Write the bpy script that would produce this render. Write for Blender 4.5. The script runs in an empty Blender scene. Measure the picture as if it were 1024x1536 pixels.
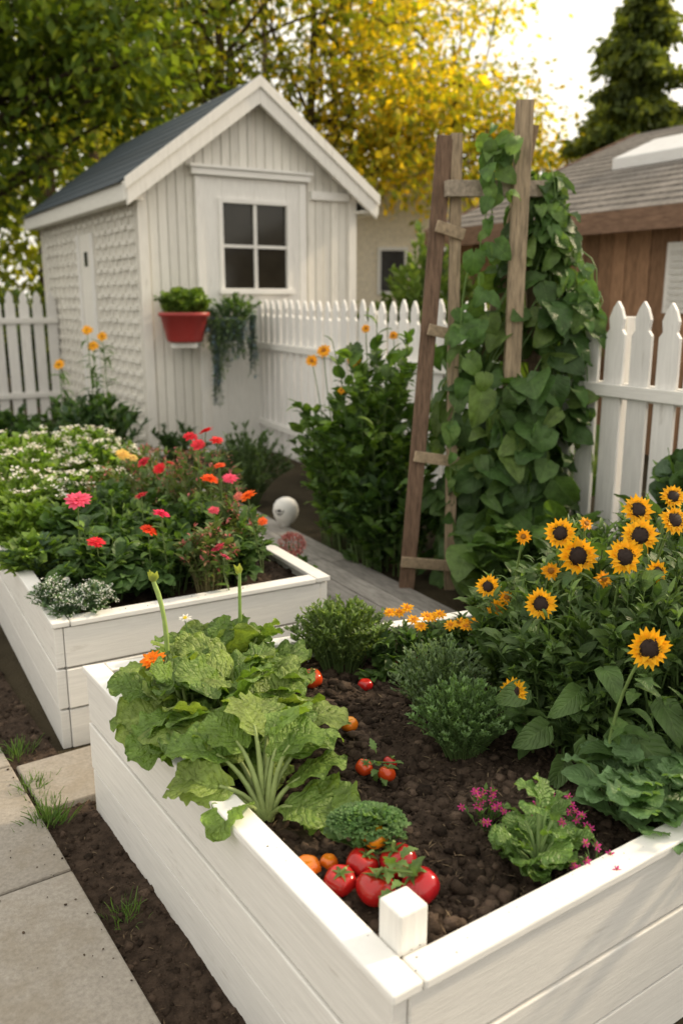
import bpy, math, random, bmesh
import numpy as np
from mathutils import noise as mnoise, Vector
RS=np.random.RandomState(7); random.seed(7)
PI=math.pi
# ------------------------------------------------------------------ materials
def nt(name):
    m=bpy.data.materials.new(name); m.use_nodes=True
    t=m.node_tree; t.nodes.clear(); return m,t
def noise_node(t,scale,detail=3,rough=.6,stretch=(1,1,1),coord='Object'):
    tc=t.nodes.new('ShaderNodeTexCoord'); mp=t.nodes.new('ShaderNodeMapping'); mp.inputs['Scale'].default_value=stretch
    t.links.new(tc.outputs[coord],mp.inputs[0])
    n=t.nodes.new('ShaderNodeTexNoise'); n.inputs['Scale'].default_value=scale; n.inputs['Detail'].default_value=detail; n.inputs['Roughness'].default_value=rough
    t.links.new(mp.outputs[0],n.inputs['Vector']); return n
def maprange(t,src,a,b,c,d):
    m=t.nodes.new('ShaderNodeMapRange'); t.links.new(src,m.inputs[0])
    for i,v in zip((1,2,3,4),(a,b,c,d)): m.inputs[i].default_value=v
    return m.outputs[0]
def math_(t,op,a,b=None):
    m=t.nodes.new('ShaderNodeMath'); m.operation=op
    for i,v in enumerate((a,b)):
        if v is None: continue
        if isinstance(v,(int,float)): m.inputs[i].default_value=v
        else: t.links.new(v,m.inputs[i])
    return m.outputs[0]
def scale_col(t,col,fac):
    m=t.nodes.new('ShaderNodeVectorMath'); m.operation='SCALE'
    t.links.new(col,m.inputs[0]); 
    if isinstance(fac,(int,float)): m.inputs['Scale'].default_value=fac
    else: t.links.new(fac,m.inputs['Scale'])
    return m.outputs[0]
def surf(name,rough=.6,nscale=20,var=.2,stretch=(1,1,1),bump=.2,bdist=.002,spec=.4,grime=None,coat=0,bscale=None,bdet=4):
    m,t=nt(name)
    at=t.nodes.new('ShaderNodeAttribute'); at.attribute_name='col'
    n=noise_node(t,nscale,4,.65,stretch)
    f=maprange(t,n.outputs[0],.3,.7,1-var,1+var*.6)
    c=scale_col(t,at.outputs['Color'],f)
    if grime:
        n2=noise_node(t,grime[0],6,.7,grime[3] if len(grime)>3 else (1,1,1))
        g=maprange(t,n2.outputs[0],grime[1],grime[1]+.12,0,grime[2])
        mx=t.nodes.new('ShaderNodeMix'); mx.data_type='RGBA'
        t.links.new(g,mx.inputs[0]); t.links.new(c,mx.inputs[6]); mx.inputs[7].default_value=(.25,.21,.15,1); c=mx.outputs[2]
    b=t.nodes.new('ShaderNodeBsdfPrincipled'); b.inputs['Roughness'].default_value=rough
    b.inputs['Specular IOR Level'].default_value=spec; b.inputs['Coat Weight'].default_value=coat
    t.links.new(c,b.inputs['Base Color'])
    if bump:
        n3=noise_node(t,bscale or nscale*2,bdet,.7,stretch)
        bp=t.nodes.new('ShaderNodeBump'); bp.inputs['Strength'].default_value=bump; bp.inputs['Distance'].default_value=bdist
        t.links.new(n3.outputs[0],bp.inputs['Height']); t.links.new(bp.outputs[0],b.inputs['Normal'])
    o=t.nodes.new('ShaderNodeOutputMaterial'); t.links.new(b.outputs[0],o.inputs[0]); return m
def leafmat(name,rough=.45,trans=.3,veins=0,spec=.35,nv=7.,tint=(1.3,1.35,.5),simple=False,bumps=.5,wr=.9):
    m,t=nt(name)
    at=t.nodes.new('ShaderNodeAttribute'); at.attribute_name='col'
    c=at.outputs['Color']
    b=t.nodes.new('ShaderNodeBsdfPrincipled'); b.inputs['Roughness'].default_value=rough; b.inputs['Specular IOR Level'].default_value=spec
    if not simple:
        n=noise_node(t,25,2)
        f=maprange(t,n.outputs[0],.3,.7,.70,1.22)
        c=scale_col(t,c,f)
    if veins:
        bp=t.nodes.new('ShaderNodeBump'); bp.inputs['Distance'].default_value=.004; bp.inputs['Strength'].default_value=bumps
        uv=t.nodes.new('ShaderNodeUVMap'); uv.uv_map='uv'
        sp=t.nodes.new('ShaderNodeSeparateXYZ'); t.links.new(uv.outputs[0],sp.inputs[0])
        ax=math_(t,'ABSOLUTE',math_(t,'SUBTRACT',sp.outputs[0],.5))
        a=math_(t,'SUBTRACT',math_(t,'MULTIPLY',sp.outputs[1],nv),math_(t,'MULTIPLY',ax,5.))
        a=math_(t,'ADD',a,math_(t,'MULTIPLY',n.outputs[0],1.6))
        s=math_(t,'ABSOLUTE',math_(t,'SINE',math_(t,'MULTIPLY',a,PI)))
        side=maprange(t,s,0,.2,1,0)
        mid=maprange(t,ax,.0,.035,1,0)
        v=math_(t,'MAXIMUM',math_(t,'MULTIPLY',side,.55),mid)
        mx=t.nodes.new('ShaderNodeMix'); mx.data_type='RGBA'
        t.links.new(math_(t,'MULTIPLY',v,veins),mx.inputs[0]); t.links.new(c,mx.inputs[6])
        vv=t.nodes.new('ShaderNodeVectorMath'); vv.operation='MULTIPLY_ADD'; t.links.new(c,vv.inputs[0]); vv.inputs[1].default_value=(1.6,1.5,1.6); vv.inputs[2].default_value=(.05,.06,.03)
        t.links.new(vv.outputs[0],mx.inputs[7]); c=mx.outputs[2]
        n4=noise_node(t,70,3)
        h=math_(t,'ADD',math_(t,'MULTIPLY',math_(t,'MINIMUM',s,.7),1.),math_(t,'MULTIPLY',n4.outputs[0],wr))
        t.links.new(h,bp.inputs['Height'])
        t.links.new(bp.outputs[0],b.inputs['Normal'])
    t.links.new(c,b.inputs['Base Color'])
    tr=t.nodes.new('ShaderNodeBsdfTranslucent')
    vm=t.nodes.new('ShaderNodeVectorMath'); vm.operation='MULTIPLY'; t.links.new(c,vm.inputs[0]); vm.inputs[1].default_value=tint
    t.links.new(vm.outputs[0],tr.inputs[0])
    ms=t.nodes.new('ShaderNodeMixShader'); ms.inputs[0].default_value=trans
    t.links.new(b.outputs[0],ms.inputs[1]); t.links.new(tr.outputs[0],ms.inputs[2])
    o=t.nodes.new('ShaderNodeOutputMaterial'); t.links.new(ms.outputs[0],o.inputs[0]); return m
M_LEAF=leafmat('leaf_fine',.5,.38)
M_VEIN=leafmat('leaf_veined',.45,.36,veins=.4)
M_LET=leafmat('leaf_lettuce',.42,.35,veins=.4,spec=.45,nv=6,bumps=1.,wr=3.)
M_TREE=leafmat('leaf_tree',.55,.6,tint=(1.6,1.4,.34),spec=.2,simple=True)
M_PETAL=leafmat('petal',.5,.3,tint=(1.1,.9,.8),spec=.2,simple=True)
M_STEM=surf('stem',.5,30,.25,bump=0)
M_PV=surf('white_paint_vertical',.5,6,.10,(12,12,1.0),.5,.002,.35,grime=(5,.60,.36,(5,5,.7)),bscale=12)
M_PH=surf('white_paint_horizontal',.42,6,.10,(1.0,1.0,18),.6,.0018,.4,grime=(6,.60,.34,(.9,.9,4)),bscale=14)
M_WOOD=surf('weathered_wood',.75,8,.5,(10,10,1.0),.6,.004,.2,bscale=14)
M_WOODH=surf('weathered_boards',.75,8,.4,(6,1,6),.5,.004,.2)
M_ROOF=surf('roof_dark',.6,25,.25,bump=.4,bdist=.004)
M_SHING=surf('roof_shingle',.85,18,.35,bump=.6,bdist=.006,spec=.2)
M_SOIL=surf('soil',.95,28,.6,bump=1.,bdist=.012,spec=.12,bscale=90,bdet=6)
M_CONC=surf('concrete',.85,90,.22,bump=.7,bdist=.002,spec=.25,bscale=260,grime=(3,.48,.42))
M_BARK=surf('bark',.9,10,.45,(3,3,.6),1,.03,.1)
M_FRUIT=surf('fruit_skin',.2,9,.2,bump=.03,spec=.5,coat=.2)
M_POT=surf('pot',.4,10,.1,bump=.05)
M_GLASS=surf('window_glass',.1,2,.4,bump=.02,spec=.45)
M_PLAIN=surf('plain_rough',.7,15,.2,bump=.3)
M_GROUND=surf('ground_earth',.95,1.2,.5,bump=.8,bdist=.02,spec=.1,bscale=40)
# ------------------------------------------------------------------ mesh builder
class MB:
    def __init__(s): s.V=[];s.F=[];s.C=[];s.U=[];s.n=0;s.mats=[]
    def mi(s,m):
        if m not in s.mats: s.mats.append(m)
        return s.mats.index(m)
    def add(s,V,F,col,mat,uv=None,smooth=True):
        V=np.asarray(V,float).reshape(-1,3); n=len(V)
        C=np.asarray(col,float)
        if C.ndim==1: C=np.tile(C,(n,1))
        U=np.full((n,2),.25) if uv is None else uv
        i=s.mi(mat)
        if isinstance(F,np.ndarray): s.F.append((F+s.n,i,smooth))
        else:
            for f in F: s.F.append((np.array([f])+s.n,i,smooth))
        s.V.append(V);s.C.append(C);s.U.append(U);s.n+=n
    def obj(s,name,loc=(0,0,0),rz=0,bevel=0,parent=None,bseg=2,warp=0):
        V=np.concatenate(s.V);C=np.concatenate(s.C);U=np.concatenate(s.U)
        if warp: V=V.copy();V[:,1]*=1-warp*V[:,0]
        loops=[];tot=[];mi=[];sm=[]
        for F,i,q in s.F:
            loops.append(F.ravel());tot.append(np.full(len(F),F.shape[1]));mi.append(np.full(len(F),i));sm.append(np.full(len(F),q))
        L=np.concatenate(loops).astype(np.int32);T=np.concatenate(tot);S=np.concatenate([[0],np.cumsum(T)[:-1]]).astype(np.int32)
        me=bpy.data.meshes.new(name)
        me.vertices.add(len(V));me.vertices.foreach_set('co',V.ravel().astype(np.float32))
        me.loops.add(len(L));me.loops.foreach_set('vertex_index',L)
        me.polygons.add(len(S));me.polygons.foreach_set('loop_start',S)
        try: me.polygons.foreach_set('loop_total',T.astype(np.int32))
        except Exception: pass
        me.polygons.foreach_set('material_index',np.concatenate(mi).astype(np.int32))
        me.polygons.foreach_set('use_smooth',np.concatenate(sm))
        for m in s.mats: me.materials.append(m)
        a=me.color_attributes.new('col','FLOAT_COLOR','POINT')
        a.data.foreach_set('color',np.concatenate([C,np.ones((len(C),1))],1).ravel().astype(np.float32))
        u=me.uv_layers.new(name='uv');u.data.foreach_set('uv',U[L].ravel().astype(np.float32))
        me.update(calc_edges=True)
        o=bpy.data.objects.new(name,me);bpy.context.scene.collection.objects.link(o)
        o.location=loc;o.rotation_euler=(0,0,rz)
        if bevel:
            b=o.modifiers.new('bevel','BEVEL');b.width=bevel;b.segments=bseg;b.limit_method='ANGLE';b.angle_limit=.7
        if parent: o.parent=parent
        return o
def empty(name,loc=(0,0,0),rz=0):
    e=bpy.data.objects.new(name,None);bpy.context.scene.collection.objects.link(e);e.location=loc;e.rotation_euler=(0,0,rz);return e
BF=np.array([[0,3,2,1],[4,5,6,7],[0,1,5,4],[1,2,6,5],[2,3,7,6],[3,0,4,7]])
WHITE=(.8,.79,.76)
def jit(c,a=.04):
    return np.array(c)*(1+RS.uniform(-a,a))
def box(mb,x0,x1,y0,y1,z0,z1,mat,col=WHITE,ztop=None):
    V=[[x0,y0,z0],[x1,y0,z0],[x1,y1,z0],[x0,y1,z0],[x0,y0,z1],[x1,y0,z1],[x1,y1,z1],[x0,y1,z1]]
    if ztop is not None:
        V[5][2]=ztop;V[6][2]=ztop
    mb.add(V,BF,jit(col),mat,smooth=False)
def beam(mb,p,q,w,t,mat,col,side=(0,1,0)):
    p=np.array(p,float);q=np.array(q,float);d=q-p;d/=np.linalg.norm(d);s=np.cross(d,side);s/=np.linalg.norm(s);n=np.cross(s,d)
    V=[]
    for c in (p,q):
        for a,b in((-1,-1),(1,-1),(1,1),(-1,1)): V.append(c+s*a*w/2+n*b*t/2)
    mb.add(V,BF,jit(col,.1),mat,smooth=False)
def tube(mb,P,R,mat,col,k=6):
    P=np.array(P,float);n=len(P);R=np.broadcast_to(R,(n,))
    T=np.gradient(P,axis=0);T/=np.linalg.norm(T,axis=1)[:,None]+1e-9
    ref=np.array([.3,.2,1.]) if abs(T[0,2])<.9 else np.array([1.,.2,0])
    A=np.cross(T,ref);A/=np.linalg.norm(A,axis=1)[:,None]+1e-9;B=np.cross(T,A)
    th=np.arange(k)/k*2*PI
    V=P[:,None]+R[:,None,None]*(np.cos(th)[None,:,None]*A[:,None]+np.sin(th)[None,:,None]*B[:,None])
    i=np.arange(n-1)[:,None]*k;j=np.arange(k)[None];j2=(j+1)%k
    F=np.stack([i+j,i+j2,i+k+j2,i+k+j],-1).reshape(-1,4)
    mb.add(V.reshape(-1,3),F,col,mat)
    mb.add(V[-1],[list(range(k))],col,mat)
def bez(a,b,c,n=6):
    t=np.linspace(0,1,n)[:,None];a,b,c=map(np.array,(a,b,c));return (1-t)**2*a+2*t*(1-t)*b+t*t*c
def lathe(mb,c,prof,mat,col,k=24,sx=1,sy=1):
    c=np.array(c,float);th=np.arange(k)/k*2*PI;V=[]
    for r,z in prof:
        V.append(np.stack([c[0]+r*sx*np.cos(th),c[1]+r*sy*np.sin(th),np.full(k,c[2]+z)],1))
    V=np.concatenate(V);n=len(prof)
    i=np.arange(n-1)[:,None]*k;j=np.arange(k)[None];j2=(j+1)%k
    mb.add(V,np.stack([i+j,i+j2,i+k+j2,i+k+j],-1).reshape(-1,4),col,mat)
# leaf templates -------------------------------------------------------------
def tmpl(shape='oval',W=.5,nu=6,nv=4,droop=.6,fold=.25,ruf=0,elev=.2,seed=0,crk=0):
    r=np.random.RandomState(seed)
    t=np.linspace(0,1,nu+1);s=np.linspace(-1,1,nv+1)
    if shape=='heart': w=np.sin(PI*np.clip(t,0,1)**.5)**.75;w[0]=.12
    elif shape=='oval': w=np.sin(PI*t**.8)**.8
    elif shape=='lance': w=np.sin(PI*t**.65)**1.1
    elif shape=='round': w=np.sin(PI*np.clip(t*.93+.03,0,1))**.5*(1+.13*np.sin(t*17+seed)+.05*np.sin(t*41+seed));w[0]=.15
    elif shape=='petal': w=np.sin(PI*np.clip(t*.86+.1,0,1))**.6
    elif shape=='toothed': w=np.sin(PI*t**.6)**.8*(1+.22*((np.arange(nu+1)%2)*2-1))
    elif shape=='lobed': w=np.sin(PI*t**.85)**.7*(1+.32*np.sin(t*19+seed));
    w[-1]=.02;w=np.clip(w,.02,None)*W/2
    w=np.maximum(w,.015)
    phi=elev-droop*t;dt=1/nu
    y=np.concatenate([[0],np.cumsum(np.cos(phi[:-1]))*dt]);z=np.concatenate([[0],np.cumsum(np.sin(phi[:-1]))*dt])
    ny=-np.sin(phi);nz=np.cos(phi)
    S,Tt=np.meshgrid(s,t)
    h=fold*np.abs(S)*w[:,None]
    if ruf: h=h+ruf*S**2*np.sin(Tt*(16+seed%3*3)+S*3+seed)*(.4+Tt)*W*.5
    if crk: h=h+crk*r.uniform(-1,1,S.shape)*W
    X=S*w[:,None]*(1+ (r.uniform(-.06,.06,S.shape) if crk else 0));Y=y[:,None]+ny[:,None]*h;Z=z[:,None]+nz[:,None]*h
    if shape in('heart','round'): Y=Y-.16*np.abs(S)**1.5*(1-Tt)**3*(W/.8)
    V=np.stack([X,Y,Z],-1).reshape(-1,3)
    k=nv+1;i=np.arange(nu)[:,None]*k;j=np.arange(nv)[None]
    F=np.stack([i+j,i+j+1,i+k+j+1,i+k+j],-1).reshape(-1,4)
    U=np.stack([S*.5+.5,Tt],-1).reshape(-1,2)
    return V,F,U
def norm(v): return v/(np.linalg.norm(v,axis=-1,keepdims=True)+1e-9)
def inst(mb,tm,pos,d,up,sc,col,mat,wvar=.15):
    if not isinstance(tm,list): tm=[tm]
    Np=len(pos)
    if Np==0: return
    sc=np.broadcast_to(sc,(Np,)).astype(float);col=np.asarray(col,float)
    if col.ndim==1: col=np.tile(col,(Np,1))
    up=np.broadcast_to(up,(Np,3));d=norm(np.asarray(d,float)+1e-6);x=norm(np.cross(d,up));n=np.cross(x,d)
    which=RS.randint(0,len(tm),Np)
    for q,(V,F,U) in enumerate(tm):
        m=which==q;c=m.sum()
        if c==0: continue
        ws=(1+RS.uniform(-wvar,wvar,c))[:,None,None]
        P=pos[m][:,None]+sc[m][:,None,None]*(V[None,:,0:1]*ws*x[m][:,None]+V[None,:,1:2]*d[m][:,None]+V[None,:,2:3]*n[m][:,None])
        nv=len(V);FF=(F[None]+(np.arange(c)*nv)[:,None,None]).reshape(-1,F.shape[1])
        mb.add(P.reshape(-1,3),FF,np.repeat(col[m],nv,0),mat,uv=np.tile(U,(c,1)))
RH=(np.array([[0,0,0],[.28,.5,.06],[0,1,-.05],[-.28,.5,.06]]),np.array([[0,1,2],[0,2,3]]),np.array([[.5,0],[1,.5],[.5,1],[0,.5]]))
T_SM=[tmpl('oval',.5,2,2,.5,.3),tmpl('lance',.4,3,2,.8,.3)]
T_TINY=[RH]
T_OV=[tmpl('oval',.55,5,4,a,.25,elev=.3,seed=i,crk=.02) for i,a in enumerate((.5,.9,1.3))]
T_HEART=[tmpl('heart',.85,7,6,a,.18,ruf=.05,elev=.25,seed=i,crk=.018) for i,a in enumerate((.5,.8,1.1,1.4))]
T_BEAN=[tmpl('heart',w_,8,6,a,f_,ruf=.09,elev=.25,seed=i,crk=.025) for i,(a,w_,f_) in enumerate(((.5,.85,.1),(.9,.7,.35),(1.3,.9,.2),(1.8,.75,.3),(1.1,.6,.5)))]
T_SUN=[tmpl('heart',.62,8,6,a,.2,ruf=.07,elev=.2,seed=i+5,crk=.02) for i,a in enumerate((.6,1.,1.4))]
T_LAN=[tmpl('lance',.28,5,2,a,.3,elev=.2,seed=i) for i,a in enumerate((.4,.9,1.4))]
T_LET=[tmpl('round',w_,20,16,a,f_,ruf=.13,elev=.35,seed=i+1,crk=.02) for i,(a,w_,f_) in enumerate(((.6,.95,.1),(1.0,.85,.25),(1.4,1.0,.05),(1.8,.9,.2),(1.1,.8,.35),(.8,1.05,0)))]
T_FRL=[tmpl('round',w_,14,10,a,f_,ruf=.2,elev=.35,seed=i+1,crk=.02) for i,(a,w_,f_) in enumerate(((.7,.9,.1),(1.1,.8,.3),(1.5,.95,.05)))]
T_TOO=[tmpl('toothed',.55,8,4,a,.2,ruf=.05,elev=.2,seed=i) for i,a in enumerate((.6,1.1,1.5))]
T_LOB=[tmpl('lobed',.6,12,8,a,.15,ruf=.2,elev=.4,seed=i,crk=.03) for i,a in enumerate((.7,1.1,1.5))]
T_PET=[tmpl('petal',.42,4,2,.35,-.15,elev=.12)]
T_SPET=[tmpl('lance',.50,5,2,a,.2,elev=.15) for a in (.3,.7,-.2)]
def pal(cols,n,a=.15):
    c=np.array(cols)[RS.randint(0,len(cols),n)];return c*(1+RS.uniform(-a,a,(n,1)))
G_DARK=[(.045,.095,.028),(.06,.12,.032),(.04,.08,.03)]
G_MID=[(.085,.165,.036),(.11,.2,.042),(.07,.135,.032)]
G_LIGHT=[(.18,.30,.05),(.24,.36,.065),(.15,.25,.045)]
G_LET=[(.16,.27,.05),(.21,.33,.07),(.13,.22,.045),(.26,.36,.085)]
G_BLUE=[(.12,.20,.11),(.15,.24,.14),(.09,.16,.085)]
def bush(mb,base,rx,ry,h,ns,nl,L,tm,cols,mat=None,t0=.15,stem=.002,droopy=0.,stemcol=(.1,.16,.05),lift=.3,root=.2,Lvar=.35,flat=.7,hv=.25,tips=None):
    mat=mat or M_LEAF;base=np.array(base,float)
    r=np.sqrt(RS.rand(ns));ph=RS.rand(ns)*2*PI
    E=np.stack([rx*r*np.cos(ph),ry*r*np.sin(ph),h*np.sqrt(1-flat*r**2)*RS.uniform(1-hv,1,ns)],1)
    A=base+E*[root,root,0];C=base+E;B=(A+C)/2+np.stack([-E[:,0]*.15,-E[:,1]*.15,E[:,2]*.25],1)
    if stem:
        for i in range(ns):
            tube(mb,bez(A[i],B[i],C[i],5),np.linspace(stem*1.4,stem*.6,5),M_STEM,stemcol,3 if stem<.003 else 5)
    k=ns*nl;ii=np.repeat(np.arange(ns),nl);t=(t0+(1-t0)*RS.rand(k)**.8)[:,None]
    P=(1-t)**2*A[ii]+2*t*(1-t)*B[ii]+t*t*C[ii]
    tg=norm(2*(1-t)*(B[ii]-A[ii])+2*t*(C[ii]-B[ii]))
    az=RS.rand(k)*2*PI;o=np.stack([np.cos(az),np.sin(az),np.zeros(k)],1)+norm((P-base)*[1,1,.2])*.6
    d=norm(o)+tg*.4+np.array([0,0,lift])+RS.randn(k,3)*.15
    d[:,2]-=droopy
    up=np.array([0,0,1.])+RS.randn(k,3)*.35
    inst(mb,tm,P,d,up,L*(1+RS.uniform(-Lvar,Lvar,k)),pal(cols,k,.25),mat)
    return C
def flower(mb,c,nrm,R,pc,cc,rings=3,npet=14,rc=.25,tm=None,dome=.12,cup=.25):
    c=np.array(c,float);nrm=norm(np.array(nrm,float));x=norm(np.cross(nrm,[.3,.9,.2]));y=np.cross(nrm,x)
    for q in range(rings):
        n=npet-q*2;th=np.arange(n)/n*2*PI+RS.rand()*3+RS.uniform(-.08,.08,n);f=1-q*.22
        rad=np.cos(th)[:,None]*x+np.sin(th)[:,None]*y
        d=rad+nrm*(cup*(q)+RS.uniform(-.18,.18,(n,1)))
        inst(mb,tm or T_PET,c+rad*R*rc*.5*f+nrm*R*.05*q,d,nrm+RS.randn(n,3)*.15,R*(1-rc*.5)*f*(1+RS.uniform(-.14,.1,n)),pal([pc],n,.15),M_PETAL)
    k=12;prof=[(1,0),(.9,.5),(.6,.85),(.25,1.)]
    V=[];th=np.arange(k)/k*2*PI
    for r,z in prof:
        V.append(c+R*rc*r*(np.cos(th)[:,None]*x+np.sin(th)[:,None]*y)+nrm*R*dome*(z+.2))
    V.append(np.array([c+nrm*R*dome*1.25]));V=np.concatenate(V)
    i=np.arange(3)[:,None]*k;j=np.arange(k)[None];j2=(j+1)%k
    mb.add(V,np.stack([i+j,i+j2,i+k+j2,i+k+j],-1).reshape(-1,4),cc,M_PLAIN)
    mb.add(V,np.stack([3*k+j[0],3*k+j2[0],np.full(k,4*k)],-1),cc,M_PLAIN)
    m=60;a=RS.rand(m)*2*PI;r=np.sqrt(RS.rand(m))*R*rc
    P=c+np.cos(a)[:,None]*r[:,None]*x+np.sin(a)[:,None]*r[:,None]*y+nrm*R*dome*.6
    inst(mb,T_TINY,P,nrm+RS.randn(m,3)*.3,x,R*.16,pal([np.array(cc)*1.5],m,.4),M_PLAIN)
def stalk(mb,a,b,r=.002,col=(.1,.18,.05),bow=.03):
    a=np.array(a,float);b=np.array(b,float);m=(a+b)/2+RS.uniform(-bow,bow,3)
    tube(mb,bez(a,m,b,7),np.linspace(r*1.2,r*.8,7),M_STEM,col,5)
# ------------------------------------------------------------------ ground
def nz(x,y,s,o=0): return mnoise.noise(Vector((x*s+o,y*s,o)))
TT=(1+5**.5)/2;IV=norm(np.array([[-1,TT,0],[1,TT,0],[-1,-TT,0],[1,-TT,0],[0,-1,TT],[0,1,TT],[0,-1,-TT],[0,1,-TT],[TT,0,-1],[TT,0,1],[-TT,0,-1],[-TT,0,1]],float))
IFc=np.array([[0,11,5],[0,5,1],[0,1,7],[0,7,10],[0,10,11],[1,5,9],[5,11,4],[11,10,2],[10,7,6],[7,1,8],[3,9,4],[3,4,2],[3,2,6],[3,6,8],[3,8,9],[4,9,5],[2,4,11],[6,2,10],[8,6,7],[9,8,1]])
def clod(mb,P,sz,col):
    n=len(P);vv=IV[None]*(1+RS.uniform(-.4,.4,(n,12,1)))*sz[:,None,None]*[1,1,.7]+P[:,None]
    ff=(IFc[None]+(np.arange(n)*12)[:,None,None]).reshape(-1,3)
    mb.add(vv.reshape(-1,3),ff,np.repeat(pal([col,np.array(col)*1.6,np.array(col)*.7],n,.3),12,0),M_SOIL,smooth=True)
def soil_patch(mb,x0,x1,y0,y1,z,nx,ny,amp,clods,csize,col=(.05,.034,.023)):
    X=np.linspace(x0,x1,nx);Y=np.linspace(y0,y1,ny);V=[]
    for y in Y:
        for x in X:
            V.append((x,y,z+amp*(nz(x,y,4,1)*1.2+nz(x,y,13,5)*.8+nz(x,y,45,9)*.5+nz(x,y,110,3)*.3)))
    V=np.array(V);i=np.arange(ny-1)[:,None]*nx;j=np.arange(nx-1)[None]
    mb.add(V,np.stack([i+j,i+j+1,i+nx+j+1,i+nx+j],-1).reshape(-1,4),col,M_SOIL)
    idx=RS.randint(0,len(V),clods);P=V[idx]+np.concatenate([RS.uniform(-.008,.008,(clods,2)),np.zeros((clods,1))],1)
    clod(mb,P,csize*(.2+RS.rand(clods)**9*1.5),col)
    k=clods//10;idx=RS.randint(0,len(V),k);az=RS.rand(k)*2*PI
    inst(mb,[tmpl('lance',.18,2,2,.3,.1)],V[idx]+[0,0,.004],np.stack([np.cos(az),np.sin(az),RS.uniform(-.1,.3,k)],1),(0,0,1),csize*2.2*RS.rand(k),pal([(.22,.165,.105),(.14,.10,.065)],k,.4),M_SOIL)
g=MB();g.add([[-150,-60,0],[150,-60,0],[150,260,0],[-150,260,0]],[[0,1,2,3]],(.055,.045,.028),M_GROUND,smooth=False);g.obj('ground')
R34=math.radians(34);R30=math.radians(29.5);R31=math.radians(31)
def loc2(o,th,x,y,z=0): return np.array([o[0]+x*math.cos(th)-y*math.sin(th),o[1]+x*math.sin(th)+y*math.cos(th),z])
OF=(.08,1.11);OB=(-.95,2.69)
s=MB();soil_patch(s,-.35,-.0,-.9,3.6,.006,90,520,.008,9000,.010,(.075,.053,.039));
n_=160;P=np.stack([-.155-RS.rand(n_)**4*.2,RS.uniform(-.4,3.,n_),np.full(n_,.027)],1);clod(s,P,.0015+.003*RS.rand(n_)**3,(.08,.058,.042))
s.obj('garden_soil_strip',(OF[0],OF[1],.006),R34)
p=MB()
def pave(x0,x1,y0,y1): box(p,x0,x1,y0,y1,-.03,.03,M_CONC,jit((.36,.33,.29),.1))
ed=-.155
for (a,b) in ((-1.2,-.42),(-.41,.395),(.405,1.19),(1.20,1.83),(1.84,2.6),(2.61,3.5),(3.51,4.4)):
    for q in range(4): pave(ed-.82*(q+1)-.01*q,ed-(.83)*q,a,b)
pave(ed+.012,.42,1.52,1.82)
p.obj('concrete_paving',(OF[0],OF[1],0),R34,bevel=.006)
# ------------------------------------------------------------------ raised beds
def bed(o,th,W,Ln,H=.475,posts=(),soilz=.41,nx=160,ny=120,clods=6000,warp=0):
    e=empty('raised_garden_bed',(o[0],o[1],0),th)
    m=MB();n=3;hh=(H-.02)/n;tk=.03
    for i in range(n):
        z0=i*hh+.002;z1=(i+1)*hh-.006
        k=.003*(i%2)
        box(m,0-k,tk,0.004,Ln,z0,z1,M_PH,jit(WHITE,.05))
        box(m,tk+.002,W-tk-.002,0-k,tk,z0,z1,M_PH,jit(WHITE,.05))
        box(m,W-tk,W+k,0.004,Ln,z0,z1,M_PH)
        box(m,tk+.002,W-tk-.002,Ln-tk,Ln,z0,z1,M_PH)
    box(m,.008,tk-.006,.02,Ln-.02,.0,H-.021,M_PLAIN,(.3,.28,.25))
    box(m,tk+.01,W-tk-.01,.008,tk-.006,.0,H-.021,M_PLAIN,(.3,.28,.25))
    m.obj('side_boards',bevel=.003,parent=e,warp=warp)
    m=MB();c=.052;ov=.008
    box(m,-ov,c,-ov,Ln+ov,H-.02,H,M_PH,(.84,.835,.81))
    box(m,c+.003,W-c-.003,-ov-.002,c,H-.021,H-.001,M_PH,(.84,.835,.81))
    box(m,W-c,W+ov,-ov,Ln+ov,H-.02,H,M_PH,(.84,.835,.81))
    box(m,c+.003,W-c-.003,Ln-c,Ln+ov,H-.021,H-.001,M_PH,(.84,.835,.81))
    m.obj('cap_rail',bevel=.004,parent=e,warp=warp)
    m=MB()
    for (x,y,zt,w) in posts: box(m,x,x+w,y,y+w,.2,zt,M_PV,(.85,.84,.8))
    m.obj('corner_posts',bevel=.004,parent=e)
    m=MB();soil_patch(m,tk+.001,W-tk-.001,tk+.001,Ln-tk-.001,soilz,nx,ny,.02,clods,.0125,(.075,.054,.040));
    n_=120;P=np.stack([RS.uniform(.05,W-.3,n_),.056-RS.rand(n_)**4*.05,np.full(n_,H-.0005)],1);clod(m,P,.0007+.0016*RS.rand(n_)**3,(.07,.05,.036))
    n_=80;P=np.stack([.056-RS.rand(n_)**4*.05,RS.uniform(.05,Ln-.1,n_),np.full(n_,H+.0005)],1);clod(m,P,.0007+.0016*RS.rand(n_)**3,(.07,.05,.036))
    m.obj('soil',parent=e,warp=warp)
    return e
bed(OF,R34,2.5,1.46,posts=((.054,.056,.545,.058),),nx=330,ny=210,clods=36000,warp=.15)
bed(OB,R30,1.03,3.0,H=.465,posts=((.054,.22,.54,.055),(.92,2.88,.52,.055)),nx=60,ny=150,clods=2000)
# ------------------------------------------------------------------ walkway
w=MB();
for i in range(6):
    y=-.1
    while y<5.:
        l=RS.uniform(1.2,2.0);box(w,.06+i*.145,.06+i*.145+.138,y,min(y+l-.006,5.),.0,.03+RS.uniform(0,.003),M_WOODH,jit((.29,.275,.255),.15));y+=l
w.obj('wooden_walkway',(-.056,3.18,.003),R30,bevel=.003)
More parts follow.
